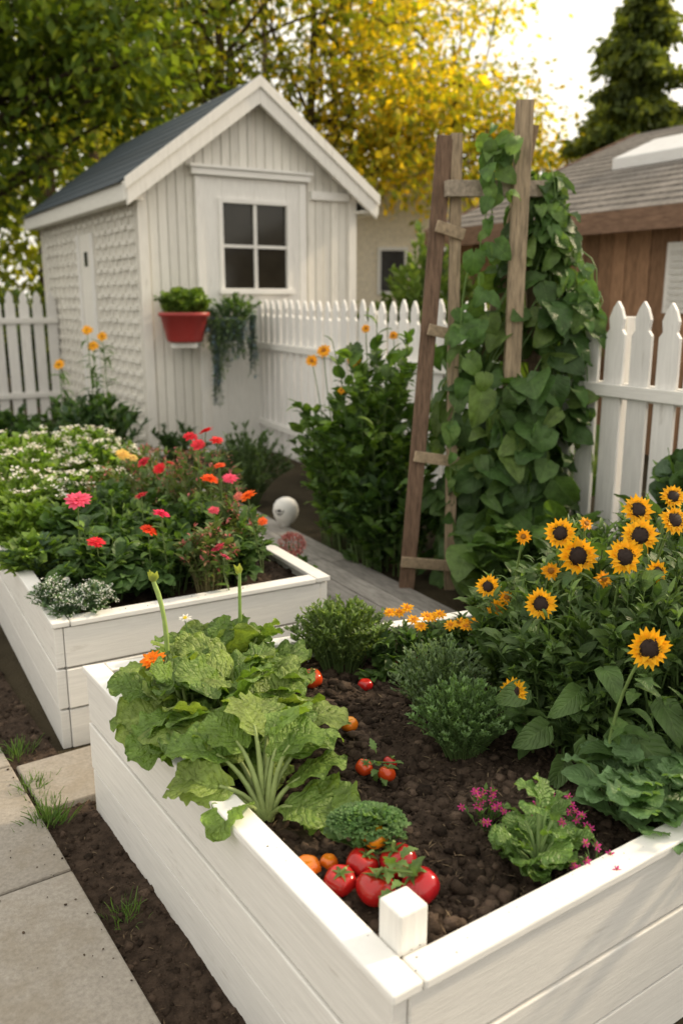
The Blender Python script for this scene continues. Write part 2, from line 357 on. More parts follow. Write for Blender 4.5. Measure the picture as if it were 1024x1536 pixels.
# ------------------------------------------------------------------ shed
SO=(-1.83,8.24)
shed=empty('garden_shed',(SO[0],SO[1],0),R31)
SW,SL=2.28,3.8;RZ=3.43;SLP=.734;MID=SW/2
def rl(x): return RZ-.07-SLP*abs(x-MID)
m=MB();box(m,.03,SW-.03,.03,SL-.03,0,2.45,M_PLAIN,(.5,.48,.43));m.obj('wall_core',parent=shed)
m=MB();n=25;pw=SW/n
for i in range(n):
    x0=i*pw+.0035;x1=(i+1)*pw-.0035
    if x0<MID<x1: x1=MID
    box(m,x0,x1,-.004+RS.uniform(-.005,.005),.022,.03,rl(x0),M_PV,jit((.78,.76,.70),.06),ztop=rl(x1))
    if i==12: box(m,MID,(i+1)*pw-.0035,-.003,.022,.03,rl(MID),M_PV,(.76,.73,.67),ztop=rl((i+1)*pw))
m.add([[.03,.015,2.3],[SW-.03,.015,2.3],[SW-.03,.015,rl(SW)],[MID,.015,rl(MID)],[.03,.015,rl(0)]],[[0,1,2,3,4]],(.4,.38,.33),M_PLAIN,smooth=False)
for x in (-.02,SW-.07): box(m,x,x+.09,-.026,-.009,.0,rl(x+.045)-.02,M_PV,(.8,.78,.73))
m.obj('front_siding',bevel=.003,parent=shed)
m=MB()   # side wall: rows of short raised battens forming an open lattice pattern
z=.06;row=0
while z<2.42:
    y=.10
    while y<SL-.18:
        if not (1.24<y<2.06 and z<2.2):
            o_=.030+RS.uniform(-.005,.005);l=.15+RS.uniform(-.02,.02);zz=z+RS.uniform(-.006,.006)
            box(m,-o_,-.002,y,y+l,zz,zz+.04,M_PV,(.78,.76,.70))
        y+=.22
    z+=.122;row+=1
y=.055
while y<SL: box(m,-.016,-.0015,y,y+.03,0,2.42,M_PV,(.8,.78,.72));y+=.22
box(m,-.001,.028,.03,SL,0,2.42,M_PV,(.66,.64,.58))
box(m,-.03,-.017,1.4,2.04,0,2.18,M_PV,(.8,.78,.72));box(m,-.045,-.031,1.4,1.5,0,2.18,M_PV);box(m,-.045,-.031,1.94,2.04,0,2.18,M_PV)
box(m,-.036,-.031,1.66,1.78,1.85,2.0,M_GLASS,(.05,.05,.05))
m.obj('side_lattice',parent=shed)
m=MB()   # roof
ex=1.30;ez=RZ-SLP*ex
for sgn in(-1,1):
    V=[];th=.045
    for y in(-.16,SL+.1):
        V+= [[MID,y,RZ+.012],[MID+sgn*ex,y,ez+.012],[MID+sgn*ex,y,ez+.012+th],[MID,y,RZ+.012+th]]
    m.add(V,[[0,1,2,3],[7,6,5,4],[0,4,5,1],[1,5,6,2],[2,6,7,3],[3,7,4,0]],(.045,.055,.068),M_ROOF,smooth=False)
    for r in range(9):
        a=.02+r*.15;V=[]
        for y in(-.15,SL+.09):
            V+=[[MID+sgn*a,y,RZ-SLP*a+.059],[MID+sgn*(a+.14),y,RZ-SLP*(a+.14)+.059],[MID+sgn*(a+.14),y,RZ-SLP*(a+.14)+.068],[MID+sgn*a,y,RZ-SLP*a+.062]]
        m.add(V,[[0,1,2,3],[7,6,5,4],[0,4,5,1],[1,5,6,2],[2,6,7,3],[3,7,4,0]],jit((.04,.055,.07),.15),M_ROOF,smooth=False)
m.obj('roof',parent=shed)
m=MB()
def rake(y0,y1,lo,hi,e=ex):
    for sgn in(-1,1):
        V=[]
        for y in(y0,y1):
            V+= [[MID,y,RZ+lo],[MID+sgn*e,y,RZ-SLP*e+lo],[MID+sgn*e,y,RZ-SLP*e+hi],[MID,y,RZ+hi]]
        m.add(V,[[0,1,2,3],[7,6,5,4],[0,4,5,1],[1,5,6,2],[2,6,7,3],[3,7,4,0]],(.8,.785,.74),M_PV,smooth=False)
rake(-.2,-.163,-.17,.05);rake(-.225,-.203,-.03,.07,ex+.02);rake(-.155,-.03,-.1,-.0,ex-.03)
for sgn in(-1,1):
    x=MID+sgn*ex;box(m,min(x,x+sgn*.025),max(x,x+sgn*.025),-.19,SL+.1,ez-.13,ez+.03,M_PH,(.78,.77,.72))
    box(m,min(MID+sgn*(MID+.001),x),max(MID+sgn*(MID+.001),x),-.15,SL+.05,ez-.12,ez-.09,M_PH,(.7,.68,.62))
m.obj('roof_trim',bevel=.004,parent=shed)
m=MB()  # door panel and window
wx0,wx1,wz0,wz1=.80,1.48,1.61,2.39
y0,y1=-.04,-.010
box(m,.53,wx0,y0,y1,.03,2.62,M_PV);box(m,wx1,1.69,y0,y1,.03,2.62,M_PV)
box(m,wx0+.001,wx1-.001,y0,y1,.03,wz0,M_PV);box(m,wx0+.001,wx1-.001,y0,y1,wz1,2.62,M_PV)
for a,b in((.53,.60),(1.62,1.69)): box(m,a,b,y0-.016,y0-.002,.03,2.60,M_PV)
box(m,.49,1.73,-.09,-.010,2.623,2.68,M_PH);box(m,.47,1.75,-.11,-.010,2.683,2.71,M_PH)
box(m,1.76,2.2,-.05,-.010,2.47,2.55,M_PH)
t=.045
box(m,wx0-t,wx0,y0-.02,y0-.001,wz0-t,wz1+t,M_PV,(.84,.83,.8));box(m,wx1,wx1+t,y0-.02,y0-.001,wz0-t,wz1+t,M_PV,(.84,.83,.8))
box(m,wx0+.001,wx1-.001,y0-.02,y0-.001,wz1,wz1+t,M_PH,(.84,.83,.8));box(m,wx0-.06,wx1+.06,y0-.045,y0-.021,wz0-t-.01,wz0-.005,M_PH,(.84,.83,.8))
cx=(wx0+wx1)/2;cz=(wz0+wz1)/2
box(m,cx-.017,cx+.017,y0-.006,y0+.02,wz0,wz1,M_PV);box(m,wx0,cx-.018,y0-.006,y0+.02,cz-.015,cz+.015,M_PH);box(m,cx+.018,wx1,y0-.006,y0+.02,cz-.015,cz+.015,M_PH)
m.obj('window_frame_and_door',bevel=.003,parent=shed)
m=MB();m.add([[wx0,-.013,wz0],[wx1,-.013,wz0],[wx1,-.013,wz1],[wx0,-.013,wz1]],[[0,1,2,3]],(.028,.025,.018),M_GLASS,smooth=False);m.obj('window_glass',parent=shed)
def wall_pt(x,y,z): return loc2(SO,R31,x,y,z)
m=MB();c=wall_pt(.30,-.24,1.12)
lathe(m,c,[(.0,0),(.15,0),(.165,.02),(.215,.23),(.235,.235),(.235,.27),(.215,.27),(.2,.2),(0,.2)],M_POT,(.36,.045,.04),28,1,.8)
box(m,c[0]-.12,c[0]+.12,c[1]-.05,c[1]+.2,1.07,1.118,M_PV)
for q in range(6): bush(m,c+[RS.uniform(-.16,.16),RS.uniform(-.06,.06),.2],.14,.13,.24,10,9,.08,T_FRL,G_LIGHT,M_LET,lift=.5)
m.obj('potted_lettuce_planter')
m=MB();c=wall_pt(.74,-.2,1.12)
lathe(m,c,[(0,0),(.11,0),(.16,.2),(.17,.22),(.15,.22),(0,.18)],M_POT,(.10,.12,.14),24,1,.8)
bush(m,c+[0,0,.12],.30,.22,.28,50,16,.04,T_SM,G_BLUE)
bush(m,c+[.12,0,.14],.24,.2,.32,30,12,.05,T_SM,G_MID+G_LIGHT[:1])
for q in range(84):
    a=RS.uniform(-1,1);st=c+[a*.2,-.12-RS.rand()*.08,.2];ln=RS.uniform(.15,.42)*(1.4 if abs(a+.15)<.22 else .9)
    if 32<q<44: st=c+[.26,-.1,.24];ln=RS.uniform(.3,.6)
    if 28<q<=32 or 50<q<58: st=c+[-.08+RS.uniform(-.04,.04),-.15,.1]; ln=RS.uniform(.55,.75)
    en=st+[RS.uniform(-.05,.05),-.05,-ln]
    tube(m,bez(st,st+[0,-.08,-.02],en,6),.003,M_STEM,(.12,.16,.1),3)
    k=int(ln*130);t=RS.rand(k)[:,None];P=(1-t)**2*st+2*t*(1-t)*(st+np.array([0,-.08,-.02]))+t*t*en
    inst(m,T_SM,P,RS.randn(k,3)*[1,1,.5]+[0,-.3,-.3],(0,0,1),RS.uniform(.03,.055,k),pal([(.2,.27,.33),(.15,.21,.27),(.13,.2,.1)] if q<58 else [(.14,.23,.1),(.18,.26,.12)],k,.3),M_LEAF)
m.obj('trailing_hanging_planter')
# ------------------------------------------------------------------ picket fences
def fence(p,q,pitch=.16,wd=.118,H=1.5,rail=(1.06,.3),tk=.02,posts=True):
    p=np.array(p,float);q=np.array(q,float);L=np.linalg.norm(q-p);th=math.atan2(q[1]-p[1],q[0]-p[0])
    m=MB();n=int(L/pitch)
    for i in range(n+1):
        x=i*pitch+RS.uniform(-.004,.004);h=H+RS.uniform(-.012,.012);w=wd/2;dx=RS.uniform(-.006,.006)
        prof=[(w,.04),(w,h-.16),(w*.66,h-.135),(w*.8,h-.085),(w*.45,h-.035),(0,h)]
        pts=[(x+a+(dx if b>.5 else 0),b) for a,b in prof]+[(x-a+(dx if b>.5 else 0),b) for a,b in prof[::-1][1:]]
        k=len(pts);V=[(a,-tk/2,b) for a,b in pts]+[(a,tk/2,b) for a,b in pts]
        F=[list(range(k)),list(range(2*k-1,k-1,-1))]+[[i2,i2+k,(i2+1)%k+k,(i2+1)%k] for i2 in range(k)]
        m.add(V,F,jit((.8,.79,.77),.08),M_PV,smooth=False)
    for z in rail:
        box(m,-.05,L,tk/2+.001,tk/2+.04,z-.04,z+.04,M_PH)
        box(m,-.05,L,-tk/2-.031,-tk/2-.001,z-.03+.005,z+.035,M_PH)
    if posts:
        x=.08
        while x<L:
            box(m,x,x+.09,tk/2+.042,tk/2+.13,0,H-.08,M_PV);x+=2.2
    m.obj('picket_fence',(p[0],p[1],0),th,bevel=.003)
fence((-.80,8.80),(1.2,4.58))
fence((1.27,4.47),(3.3,.95),H=1.5)
e=wall_pt(-.03,3.2,0);fence((e[0]-3.9,e[1]-2.34),(e[0],e[1]),H=1.6,rail=(1.25,.35))
# ------------------------------------------------------------------ brown outbuilding
BO=(3.99,6.25);RB=math.radians(30.5)
hb=empty('brown_wooden_outbuilding',(BO[0],BO[1],0),RB)
m=MB();y=-3.
while y<5.55:
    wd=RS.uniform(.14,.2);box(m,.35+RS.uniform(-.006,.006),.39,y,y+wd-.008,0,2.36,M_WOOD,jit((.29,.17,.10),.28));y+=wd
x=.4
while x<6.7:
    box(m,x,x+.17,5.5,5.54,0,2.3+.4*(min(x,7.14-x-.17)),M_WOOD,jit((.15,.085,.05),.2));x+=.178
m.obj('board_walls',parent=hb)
m=MB()
for sgn in (0,1):
    nrow=17
    for i in range(nrow):
        xa=i*3.57/nrow;xb=(i+1)*3.57/nrow+.03;y=-3.2
        while y<5.8:
            wd=RS.uniform(.16,.34) if not sgn else 1.5;y1=min(y+wd,5.8)
            za=2.3+.4*xa+.03;zb=2.3+.4*xb+.012
            X=[xa,xb] if not sgn else [7.14-xa,7.14-xb]
            V=[[X[0],y,za-.02],[X[1],y,zb-.02],[X[1],y1-.005,zb-.02],[X[0],y1-.005,za-.02],[X[0],y,za],[X[1],y,zb],[X[1],y1-.005,zb],[X[0],y1-.005,za]]
            m.add(V,BF,jit((.22,.20,.18),.2),M_SHING,smooth=False);y=y1
m.obj('shingle_roof',parent=hb)
m=MB();box(m,-.03,-.002,-3.2,5.8,2.12,2.32,M_WOODH,(.2,.125,.085));box(m,.0,.349,-3.2,5.78,2.16,2.19,M_WOODH,(.1,.06,.04))
for a,b in((0,3.57),(7.14,3.57)):
    V=[]
    for yy in(5.8,5.84): V+=[[a,yy,2.12],[b,yy,3.55],[b,yy,3.77],[a,yy,2.34]]
    m.add(V,[[0,1,2,3],[7,6,5,4],[0,4,5,1],[1,5,6,2],[2,6,7,3],[3,7,4,0]],(.17,.1,.065),M_WOODH,smooth=False)
m.obj('fascia',parent=hb)
m=MB()
V=[]
for x,y in((1.65,3.2),(2.35,3.2),(2.35,4.4),(1.65,4.4)): V.append([x,y,2.3+.4*x+.02])
V+= [[v[0],v[1],v[2]+.13] for v in V];m.add(V,BF,(.75,.75,.75),M_PH,smooth=False);m.obj('skylight',bevel=.01,parent=hb)
m=MB();box(m,.30,.345,1.7,2.38,1.38,2.02,M_PV,(.75,.75,.73))
for i in range(9): box(m,.275,.299,1.76,2.32,1.43+i*.06,1.465+i*.06,M_PV,(.6,.6,.58))
m.obj('louvered_window',parent=hb)
# ------------------------------------------------------------------ cream house in the distance
ch=empty('cream_house',(.2,17.5,0),math.radians(8))
m=MB();CW=2.6
def hp(V,F,c,mt): m.add(V,F,c,mt,smooth=False)
V=[]
for y in(0,5): V+=[[0,y,0],[CW,y,0],[CW,y,3.1],[CW/2,y,4.1],[0,y,3.1]]
hp(V,[[0,1,2,3,4],[9,8,7,6,5],[0,5,6,1],[1,6,7,2],[4,9,5,0]],(.78,.70,.56),M_PLAIN)
box(m,.5,1.1,-.04,-.002,1.6,2.5,M_PV);box(m,1.6,2.1,-.04,-.002,1.6,2.5,M_PV)
box(m,.57,1.03,-.05,-.042,1.67,2.43,M_GLASS,(.06,.06,.06));box(m,1.67,2.03,-.05,-.042,1.67,2.43,M_GLASS,(.06,.06,.06))
m.obj('walls',parent=ch)
m=MB()
for sg in(-1,1):
    V=[]
    for y in(-.3,5.3):
        V+=[[CW/2,y,4.12],[CW/2+sg*1.7,y,2.82],[CW/2+sg*1.7,y,2.98],[CW/2,y,4.28]]
    m.add(V,[[0,1,2,3],[7,6,5,4],[0,4,5,1],[1,5,6,2],[2,6,7,3],[3,7,4,0]],(.55,.47,.38),M_ROOF,smooth=False)
m.obj('roof',parent=ch)
# ------------------------------------------------------------------ trellis
m=MB();WC=(.23,.165,.11);WP=(.36,.28,.19)
beam(m,(.335,4.33,-.05),(.50,4.50,2.27),.078,.04,M_WOOD,(.17,.11,.075))
beam(m,(.575,4.40,-.05),(.555,4.50,2.28),.055,.04,M_WOOD,WP)
for z,xa,xb in((.16,.31,.60),(.71,.37,.60),(1.34,.43,.60),(1.83,.46,.60)): beam(m,(xa,4.30+z*.06,z+.02),(xb,4.345+z*.06,z-.02),.055,.022,M_WOODH,WP)
beam(m,(.85,4.40,-.05),(.87,4.46,2.42),.08,.05,M_WOOD,WP)
beam(m,(.60,4.9,-.05),(.93,4.55,2.33),.06,.04,M_WOOD,(.3,.225,.15))
beam(m,(.50,4.42,2.02),(1.0,4.52,2.03),.075,.05,M_WOODH,(.33,.28,.22))
beam(m,(1.12,4.6,-.05),(.92,4.70,2.3),.05,.04,M_WOOD,WC)
for z in(.6,1.2): beam(m,(.6,4.9,z),(1.05,4.6,z),.04,.02,M_WOOD,WC)
m.obj('wooden_trellis',bevel=.003)
m=MB()
def wprof(z): return np.interp(z,[0,.3,.7,1.2,1.5,1.7,1.95,2.2],[.28,.32,.36,.34,.28,.19,.10,.06])
k=820;z=.05+2.05*RS.rand(k)**1.2;az=RS.rand(k)*2*PI;r=wprof(z)*(RS.rand(k)**.35);lean=np.interp(z,[0,1,1.6,2.1],[.86,.89,.97,1.0])
bumpy=1+.35*np.sin(az*3+z*7)*np.cos(z*5+az)
P=np.stack([lean+r*np.cos(az)*bumpy,4.58+r*.75*np.sin(az)*bumpy,z],1)
o=np.stack([np.cos(az),np.sin(az),np.zeros(k)],1)
keep=~((z>1.1)&(abs(P[:,0]-.86)<.12)&(P[:,1]<4.5)&(RS.rand(k)<.85))&~((z>1.3)&(P[:,0]<.80)&(RS.rand(k)<.55))
d=o*.6+[0,-.15,-.6]+RS.randn(k,3)*.5;up=o+[0,-.3,.6]+RS.randn(k,3)*.5
sz=RS.uniform(.06,.215,k)*np.interp(z,[0,1.5,2.],[1,.95,.6])
VC=[(.08,.155,.042),(.10,.18,.05),(.06,.12,.036),(.14,.22,.055)]
cl=pal(VC,k,.28)
inst(m,T_BEAN,P[keep],d[keep],up[keep],sz[keep],cl[keep],M_VEIN,.25)
k=120;P=np.stack([RS.uniform(.68,1.08,k),RS.uniform(4.22,4.36,k),RS.uniform(.15,1.15,k)],1)
inst(m,T_BEAN,P,RS.randn(k,3)*.45+[0,-.35,-.6],RS.randn(k,3)*.4+[0,-.8,.6],RS.uniform(.08,.22,k),pal(VC,k,.28),M_VEIN,.25)
for q in range(26):
    a0=RS.rand()*6.3;pts=[];ph=RS.uniform(2,4);zt=RS.uniform(1.2,2.15)
    for zz in np.linspace(0,zt,22):
        rr=wprof(zz)*.6;pts.append((.86+.05*zz+rr*math.cos(a0+zz*ph),4.58+rr*.7*math.sin(a0+zz*ph),zz))
    tube(m,pts,.004,M_STEM,(.12,.2,.06),4)
for (x,y,z,dx,dz,L) in((.74,4.45,2.0,-.06,-.5,16),(1.05,4.5,1.9,.1,-.4,16),(.76,4.45,2.2,.05,.03,12),(1.1,4.45,1.5,.17,-.05,16),(1.0,4.5,2.15,.04,-.35,16),(.62,4.4,1.65,-.03,-.5,14),(.62,4.4,1.1,-.06,-.5,16),(1.12,4.5,1.3,.12,-.3,14),(.74,4.42,2.25,-.02,-.3,14),(1.12,4.45,1.75,.12,-.25,10)):
    a=np.array([x,y,z]);b=a+[dx,-.05,dz];tube(m,bez(a,(a+b)/2+[dx,0,.1],b),.003,M_STEM,(.14,.24,.06),4)
    t=RS.rand(L,1);inst(m,T_BEAN,a+(b-a)*t+RS.randn(L,3)*.03,RS.randn(L,3)*.4+[0,-.2,-.7],RS.randn(L,3)*.3+[0,-1,.6],RS.uniform(.05,.13,L),pal([(.14,.24,.06),(.1,.2,.05)],L),M_VEIN)
k=44;P=np.stack([RS.uniform(.62,1.05,k),RS.uniform(4.1,4.4,k),RS.uniform(.05,.38,k)],1)
inst(m,T_HEART,P,RS.randn(k,3)*.5+[0,-.8,.1],(0,0,1),RS.uniform(.13,.22,k),pal([(.12,.2,.055),(.08,.16,.045)],k),M_VEIN)
m.obj('bean_vine')
# ------------------------------------------------------------------ flowering plants by fence
m=MB()
C=bush(m,(.20,5.05,0),.46,.35,1.42,64,24,.092,T_TOO+T_OV,G_MID+G_LIGHT[:1],M_VEIN,t0=.12,stem=.004,flat=.5,lift=.1,root=.45,hv=.45)
bush(m,(.06,5.25,0),.40,.36,.98,46,22,.082,T_TOO+T_OV,G_MID+G_LIGHT[2:],M_VEIN,t0=.1,stem=.004,root=.5)
bush(m,(.27,4.75,0),.34,.25,.6,44,20,.085,T_OV+T_TOO,G_MID+G_DARK,M_VEIN,t0=.05,stem=.004,root=.6)
for c,r in (((-.10,5.0,1.22),.045),((-.17,5.05,1.16),.04),((.07,5.0,1.17),.045),((.14,5.1,1.34),.03),((.3,5.1,1.30),.03),((.0,4.95,1.0),.025)):
    flower(m,c,(-.2,-1,.6),r,(.85,.42,.02),(.4,.16,.02),2,12,.35);stalk(m,(c[0]+.08,c[1]+.05,.6),c,.003)
m.obj('tall_flowering_plant')
m=MB();bush(m,(-.70,6.35,0),.34,.3,.62,120,28,.045,T_LAN,[(.09,.15,.06),(.11,.17,.08)],stem=.002,lift=.7);m.obj('rosemary_shrub')
m=MB();bush(m,(.05,6.1,0),.3,.35,.6,50,20,.09,T_OV,G_DARK+G_MID,M_VEIN,stem=.003);m.obj('leafy_shrub')
m=MB();bush(m,(1.0,4.05,0),.4,.3,.5,40,14,.12,T_HEART,G_MID,M_VEIN,stem=.003);m.obj('leafy_shrub')
m=MB();bush(m,(1.5,3.65,0),.22,.2,.95,22,12,.11,T_HEART,G_BLUE+G_MID,M_VEIN,stem=.004);m.obj('climbing_squash_plant')
m=MB();bush(m,(-1.95,6.9,0),.42,.35,.85,70,20,.08,T_LAN+T_OV,G_DARK+[(.07,.13,.07)],stem=.003,flat=.6);
bush(m,(-1.45,7.6,0),.3,.25,.45,40,20,.07,T_LAN,G_DARK,stem=.003)
for c in((-1.98,6.9,1.27),(-1.88,6.95,1.22),(-1.94,6.9,1.15),(-2.25,7.0,1.0)):
    flower(m,c,(0,-1,.7),.05,(.85,.45,.02),(.5,.25,.02),2,12,.35);stalk(m,(c[0]+.03,c[1],.4),c,.004)
    k=26;t=RS.rand(k,1);inst(m,T_LAN,np.array([c[0]+.03,c[1],.5])+t*np.array([-.03,0,c[2]-.55]),RS.randn(k,3)*[1,1,.4],(0,0,1),RS.uniform(.08,.14,k),pal(G_MID,k),M_LEAF)
m.obj('yellow_daisy_shrub')
m=MB()
for i in range(9): bush(m,(-4.9+i*.36,7.9+RS.uniform(-.5,.5)-i*.05,0),.35,.35,RS.uniform(.35,.7),36,18,.09,T_OV+T_LAN,G_DARK+G_MID,stem=.003)
m.obj('border_plants')
# ------------------------------------------------------------------ back bed planting
def BP(x,y,z=.41): return loc2(OB,R30,x,y,z)
m=MB()
for (x,y,rx,h) in((.25,.30,.17,.2),(.5,.28,.2,.2),(.75,.30,.18,.17),(.35,.55,.2,.25),(.65,.6,.22,.26),(.82,.62,.14,.18),(.5,.9,.22,.3),(.75,1.0,.18,.24),(.3,.85,.15,.25)):
    bush(m,BP(x,y),rx,rx,h,22,13,.078,T_HEART,[(.06,.12,.04),(.08,.155,.045),(.10,.19,.055)],M_VEIN,stem=.0025,lift=.05,root=.4)
    bush(m,BP(x,y),rx,rx,h+.10,18,10,.042,T_OV+T_LAN+T_TOO,G_MID+G_LIGHT[:1],M_VEIN,stem=.002,lift=.3,root=.4)
zf=[((-.95,3.05,.80),.05,(.85,.12,.22)),((-.58,3.68,.955),.038,(.75,.03,.04)),((-.65,3.70,.93),.036,(.75,.03,.05)),((-.53,3.66,.92),.034,(.8,.05,.05)),((-.60,3.6,.91),.034,(.7,.04,.06)),
((-.65,3.04,.75),.035,(.8,.03,.12)),((-.69,3.0,.70),.036,(.8,.07,.02)),((-.88,3.0,.655),.034,(.75,.03,.05)),((-.53,3.42,.80),.04,(.85,.10,.01)),((-.45,3.43,.80),.036,(.85,.1,.2)),((-.36,3.25,.77),.036,(.9,.16,.01)),
((-.45,3.05,.62),.03,(.7,.08,.15)),((-.42,3.0,.60),.022,(.7,.1,.2)),((-.99,3.88,.82),.038,(.85,.6,.15)),((-.95,3.9,.80),.025,(.85,.62,.2)),((-.88,3.8,.80),.034,(.65,.03,.06)),((-.8,3.75,.78),.034,(.8,.03,.04)),((-.72,3.6,.83),.025,(.75,.1,.12)),((-.5,3.3,.7),.025,(.7,.1,.15)),((-.38,3.35,.62),.025,(.65,.1,.12)),((-.78,3.3,.76),.03,(.7,.05,.08)),((-.42,3.45,.72),.025,(.7,.2,.15)),((-.50,3.5,.84),.026,(.85,.12,.03)),((-.3,3.2,.68),.022,(.85,.15,.03))]
for c,r,pc in zf:
    flower(m,c,(RS.uniform(-.6,.6),RS.uniform(-.9,.2),1),r,pc,(.35,.06,.02),4,16,.28,cup=.2)
    b=np.array([c[0]+RS.uniform(-.05,.05),c[1]+RS.uniform(0,.1),.45]);stalk(m,b,np.array(c)-[0,0,.005],.0025,(.14,.2,.07),.03)
    k=9;t=RS.uniform(.2,.85,(k,1));inst(m,T_OV,b+t*(np.array(c)-b),RS.randn(k,3)*[1,1,.3]+[0,0,.3],(0,0,1),RS.uniform(.03,.07,k),pal(G_MID,k),M_VEIN)
m.obj('zinnia_plants')
m=MB()
for c,rx,h in(((-.62,3.75,.42),.2,.5),((-.80,4.05,.42),.28,.42),((-.42,3.4,.42),.1,.3),((-.95,4.1,.42),.3,.4),((-.5,3.1,.42),.12,.28)):
    E=bush(m,c,rx,rx,h,45,10,.045,T_LAN+T_OV,[(.12,.18,.06),(.17,.22,.08)],stem=.0018,stemcol=(.2,.18,.08),root=.4)
    k=len(E);
    for q in range(5): inst(m,T_SM,E+RS.randn(k,3)*.008,RS.randn(k,3),(0,0,1),.022,pal([(.38,.12,.10),(.3,.2,.1),(.55,.17,.17)],k),M_PETAL)
m.obj('airy_perennial_plants')
m=MB()
for (x,y,r,h,cols) in((.15,1.1,.2,.22,G_LIGHT),(.15,1.6,.28,.26,G_LIGHT),(.5,1.5,.28,.27,G_LIGHT+G_MID),(.3,2.1,.35,.3,G_LIGHT),(.7,2.1,.3,.32,G_LIGHT+G_MID),(.4,2.65,.4,.34,G_LIGHT),(.75,2.6,.28,.34,G_LIGHT),(.08,.7,.14,.16,G_BLUE+G_LIGHT),(.1,2.6,.35,.3,G_LIGHT)):
    E=bush(m,BP(x,y),r,r,h,80,20,.042,T_SM+T_OV[:1],cols,stem=.0015,lift=.4,root=.5)
    bush(m,BP(x,y),r,r,h*.9,24,8,.07,T_TOO,G_LIGHT,M_VEIN,stem=.0015,lift=.4,root=.5)
    if y>1.4:
        sel=E[RS.rand(len(E))<.55]+[0,0,.025];k=len(sel)
        for q in range(12):
            az=RS.rand(k)*6.28;inst(m,[tmpl('petal',.8,2,2,.2,.1)],sel+RS.randn(k,3)*[.012,.012,.006],np.stack([np.cos(az),np.sin(az),np.full(k,.3)],1),(0,0,1),.0155,(.88,.87,.8),M_PETAL)
m.obj('white_flowering_herbs')
m=MB()
for c,r in(((-1.0,2.86,.45),.085),((-.86,2.84,.45),.085),((-.93,2.78,.43),.06)):
    E=bush(m,c,r,r,.11,60,14,.02,T_SM,G_BLUE,stem=.0012,root=.3,flat=.9);k=len(E)
    for q in range(10): inst(m,T_TINY,E+RS.randn(k,3)*.007,RS.randn(k,3)+[0,0,.6],(0,0,1),.009,pal([(.75,.8,.75)],k,.1),M_PETAL)
m.obj('alyssum_clump')
m=MB();c=np.array([-.225,3.8,.42]);
for q in range(9): stalk(m,(c[0]+RS.uniform(-.02,.05),3.85,0),c+RS.randn(3)*.02,.003)
k=900;v=norm(RS.randn(k,3));inst(m,T_TINY,c+v*[.06,.06,.048]*RS.uniform(.7,1,(k,1)),v+RS.randn(k,3)*.3,(0,0,1),.014,pal([(.5,.18,.18),(.4,.15,.14),(.55,.28,.22)],k,.3),M_PETAL)
bush(m,(-.2,3.85,0),.08,.08,.36,12,9,.05,T_OV,G_MID,M_VEIN)
m.obj('sedum_plant')
m=MB();lathe(m,(-.37,5.6,0.03),[(.0,0),(.03,0),(.03,.015),(.055,.035),(.078,.07),(.086,.11),(.08,.15),(.06,.18),(.03,.197),(0,.2)],M_POT,(.82,.82,.8),28)
k=20;th=np.arange(k)/k*2*PI;nn=norm(np.array([-.45,-.85,.25]));x_=norm(np.cross(nn,[0,0,1.]));y_=np.cross(nn,x_);cc_=np.array([-.37,5.6,.138])+nn*.079
V=np.concatenate([[cc_+nn*.009],cc_+.034*(np.cos(th)[:,None]*x_+np.sin(th)[:,None]*y_)]);m.add(V,np.stack([np.zeros(k,int),1+np.arange(k),1+(np.arange(k)+1)%k],-1),(.02,.02,.022),M_POT)
m.obj('white_globe_garden_lamp')
# ------------------------------------------------------------------ front bed planting
m=MB()
def leafy(base,items):
    base=np.array(base,float)
    for (az,out,zt,L) in items:
        o=np.array([math.cos(az),math.sin(az),0]);tip=base+o*out+[0,0,zt]
        b0=base+o*.012+RS.randn(3)*[.008,.008,0]
        P=bez(b0,base+o*out*.35+[0,0,zt*.75],tip,8);tube(m,P,np.linspace(.008,.0035,8),M_STEM,jit((.28,.36,.13),.1),7)
        d=norm(P[-1]-P[-2]);col=pal(G_LET,1,.15)
        inst(m,T_LET,np.array([tip-d*.01]),np.array([d*.5+o*.5])+RS.randn(1,3)*.15,np.array([[0,0,1.]])+RS.randn(1,3)*.35,L,col,M_LET,.2)
R=RS.uniform
leafy((-.165,1.68,.40),[(2.4,.12,.13,.12),(1.9,.09,.18,.12),(-2.2,.08,.07,.11),(2.9,.11,.14,.13),(.2,.08,.09,.12),(.8,.10,.13,.12),(1.3,.07,.19,.12),(-.5,.07,.05,.11),(3.5,.10,.10,.12),(1.6,.13,.16,.12),(-2.9,.12,.10,.12),(.5,.06,.16,.11),(2.1,.05,.2,.1),(1.,.04,.15,.09),(2.7,.07,.17,.1),(-.1,.1,.05,.13)])
for bx,by,sc in((-.38,2.0,.95),(-.27,2.12,1.),(-.44,2.17,.85),(-.19,1.95,.8),(-.31,1.88,.85),(-.38,2.30,.9),(-.28,2.32,.85),(-.27,2.0,1.)):
    items=[(q*2*PI/13+R(-.3,.3),R(.05,.13)*sc,R(.05,.17)*sc,R(.085,.17)*sc) for q in range(13)]+[(R(0,6.3),.04,R(.15,.2)*sc,.09) for q in range(5)]
    leafy((bx,by,.40),items)
m.obj('leafy_chard_plants')
m=MB();tube(m,bez((-.48,2.2,.48),(-.46,2.2,.66),(-.50,2.2,.77),8),[.009,.008,.007,.007,.006,.006,.007,.006],M_STEM,(.3,.42,.12),8)
tube(m,bez((-.295,2.4,.46),(-.30,2.4,.6),(-.295,2.4,.73),8),[.007,.007,.006,.006,.005,.005,.005,.004],M_STEM,(.25,.38,.1),8)
inst(m,T_SM,np.array([[-.5,2.2,.765],[-.295,2.4,.72]]*4),RS.randn(8,3)*.3+[0,0,1],(0,1,0),.04,(.4,.45,.12),M_LEAF)
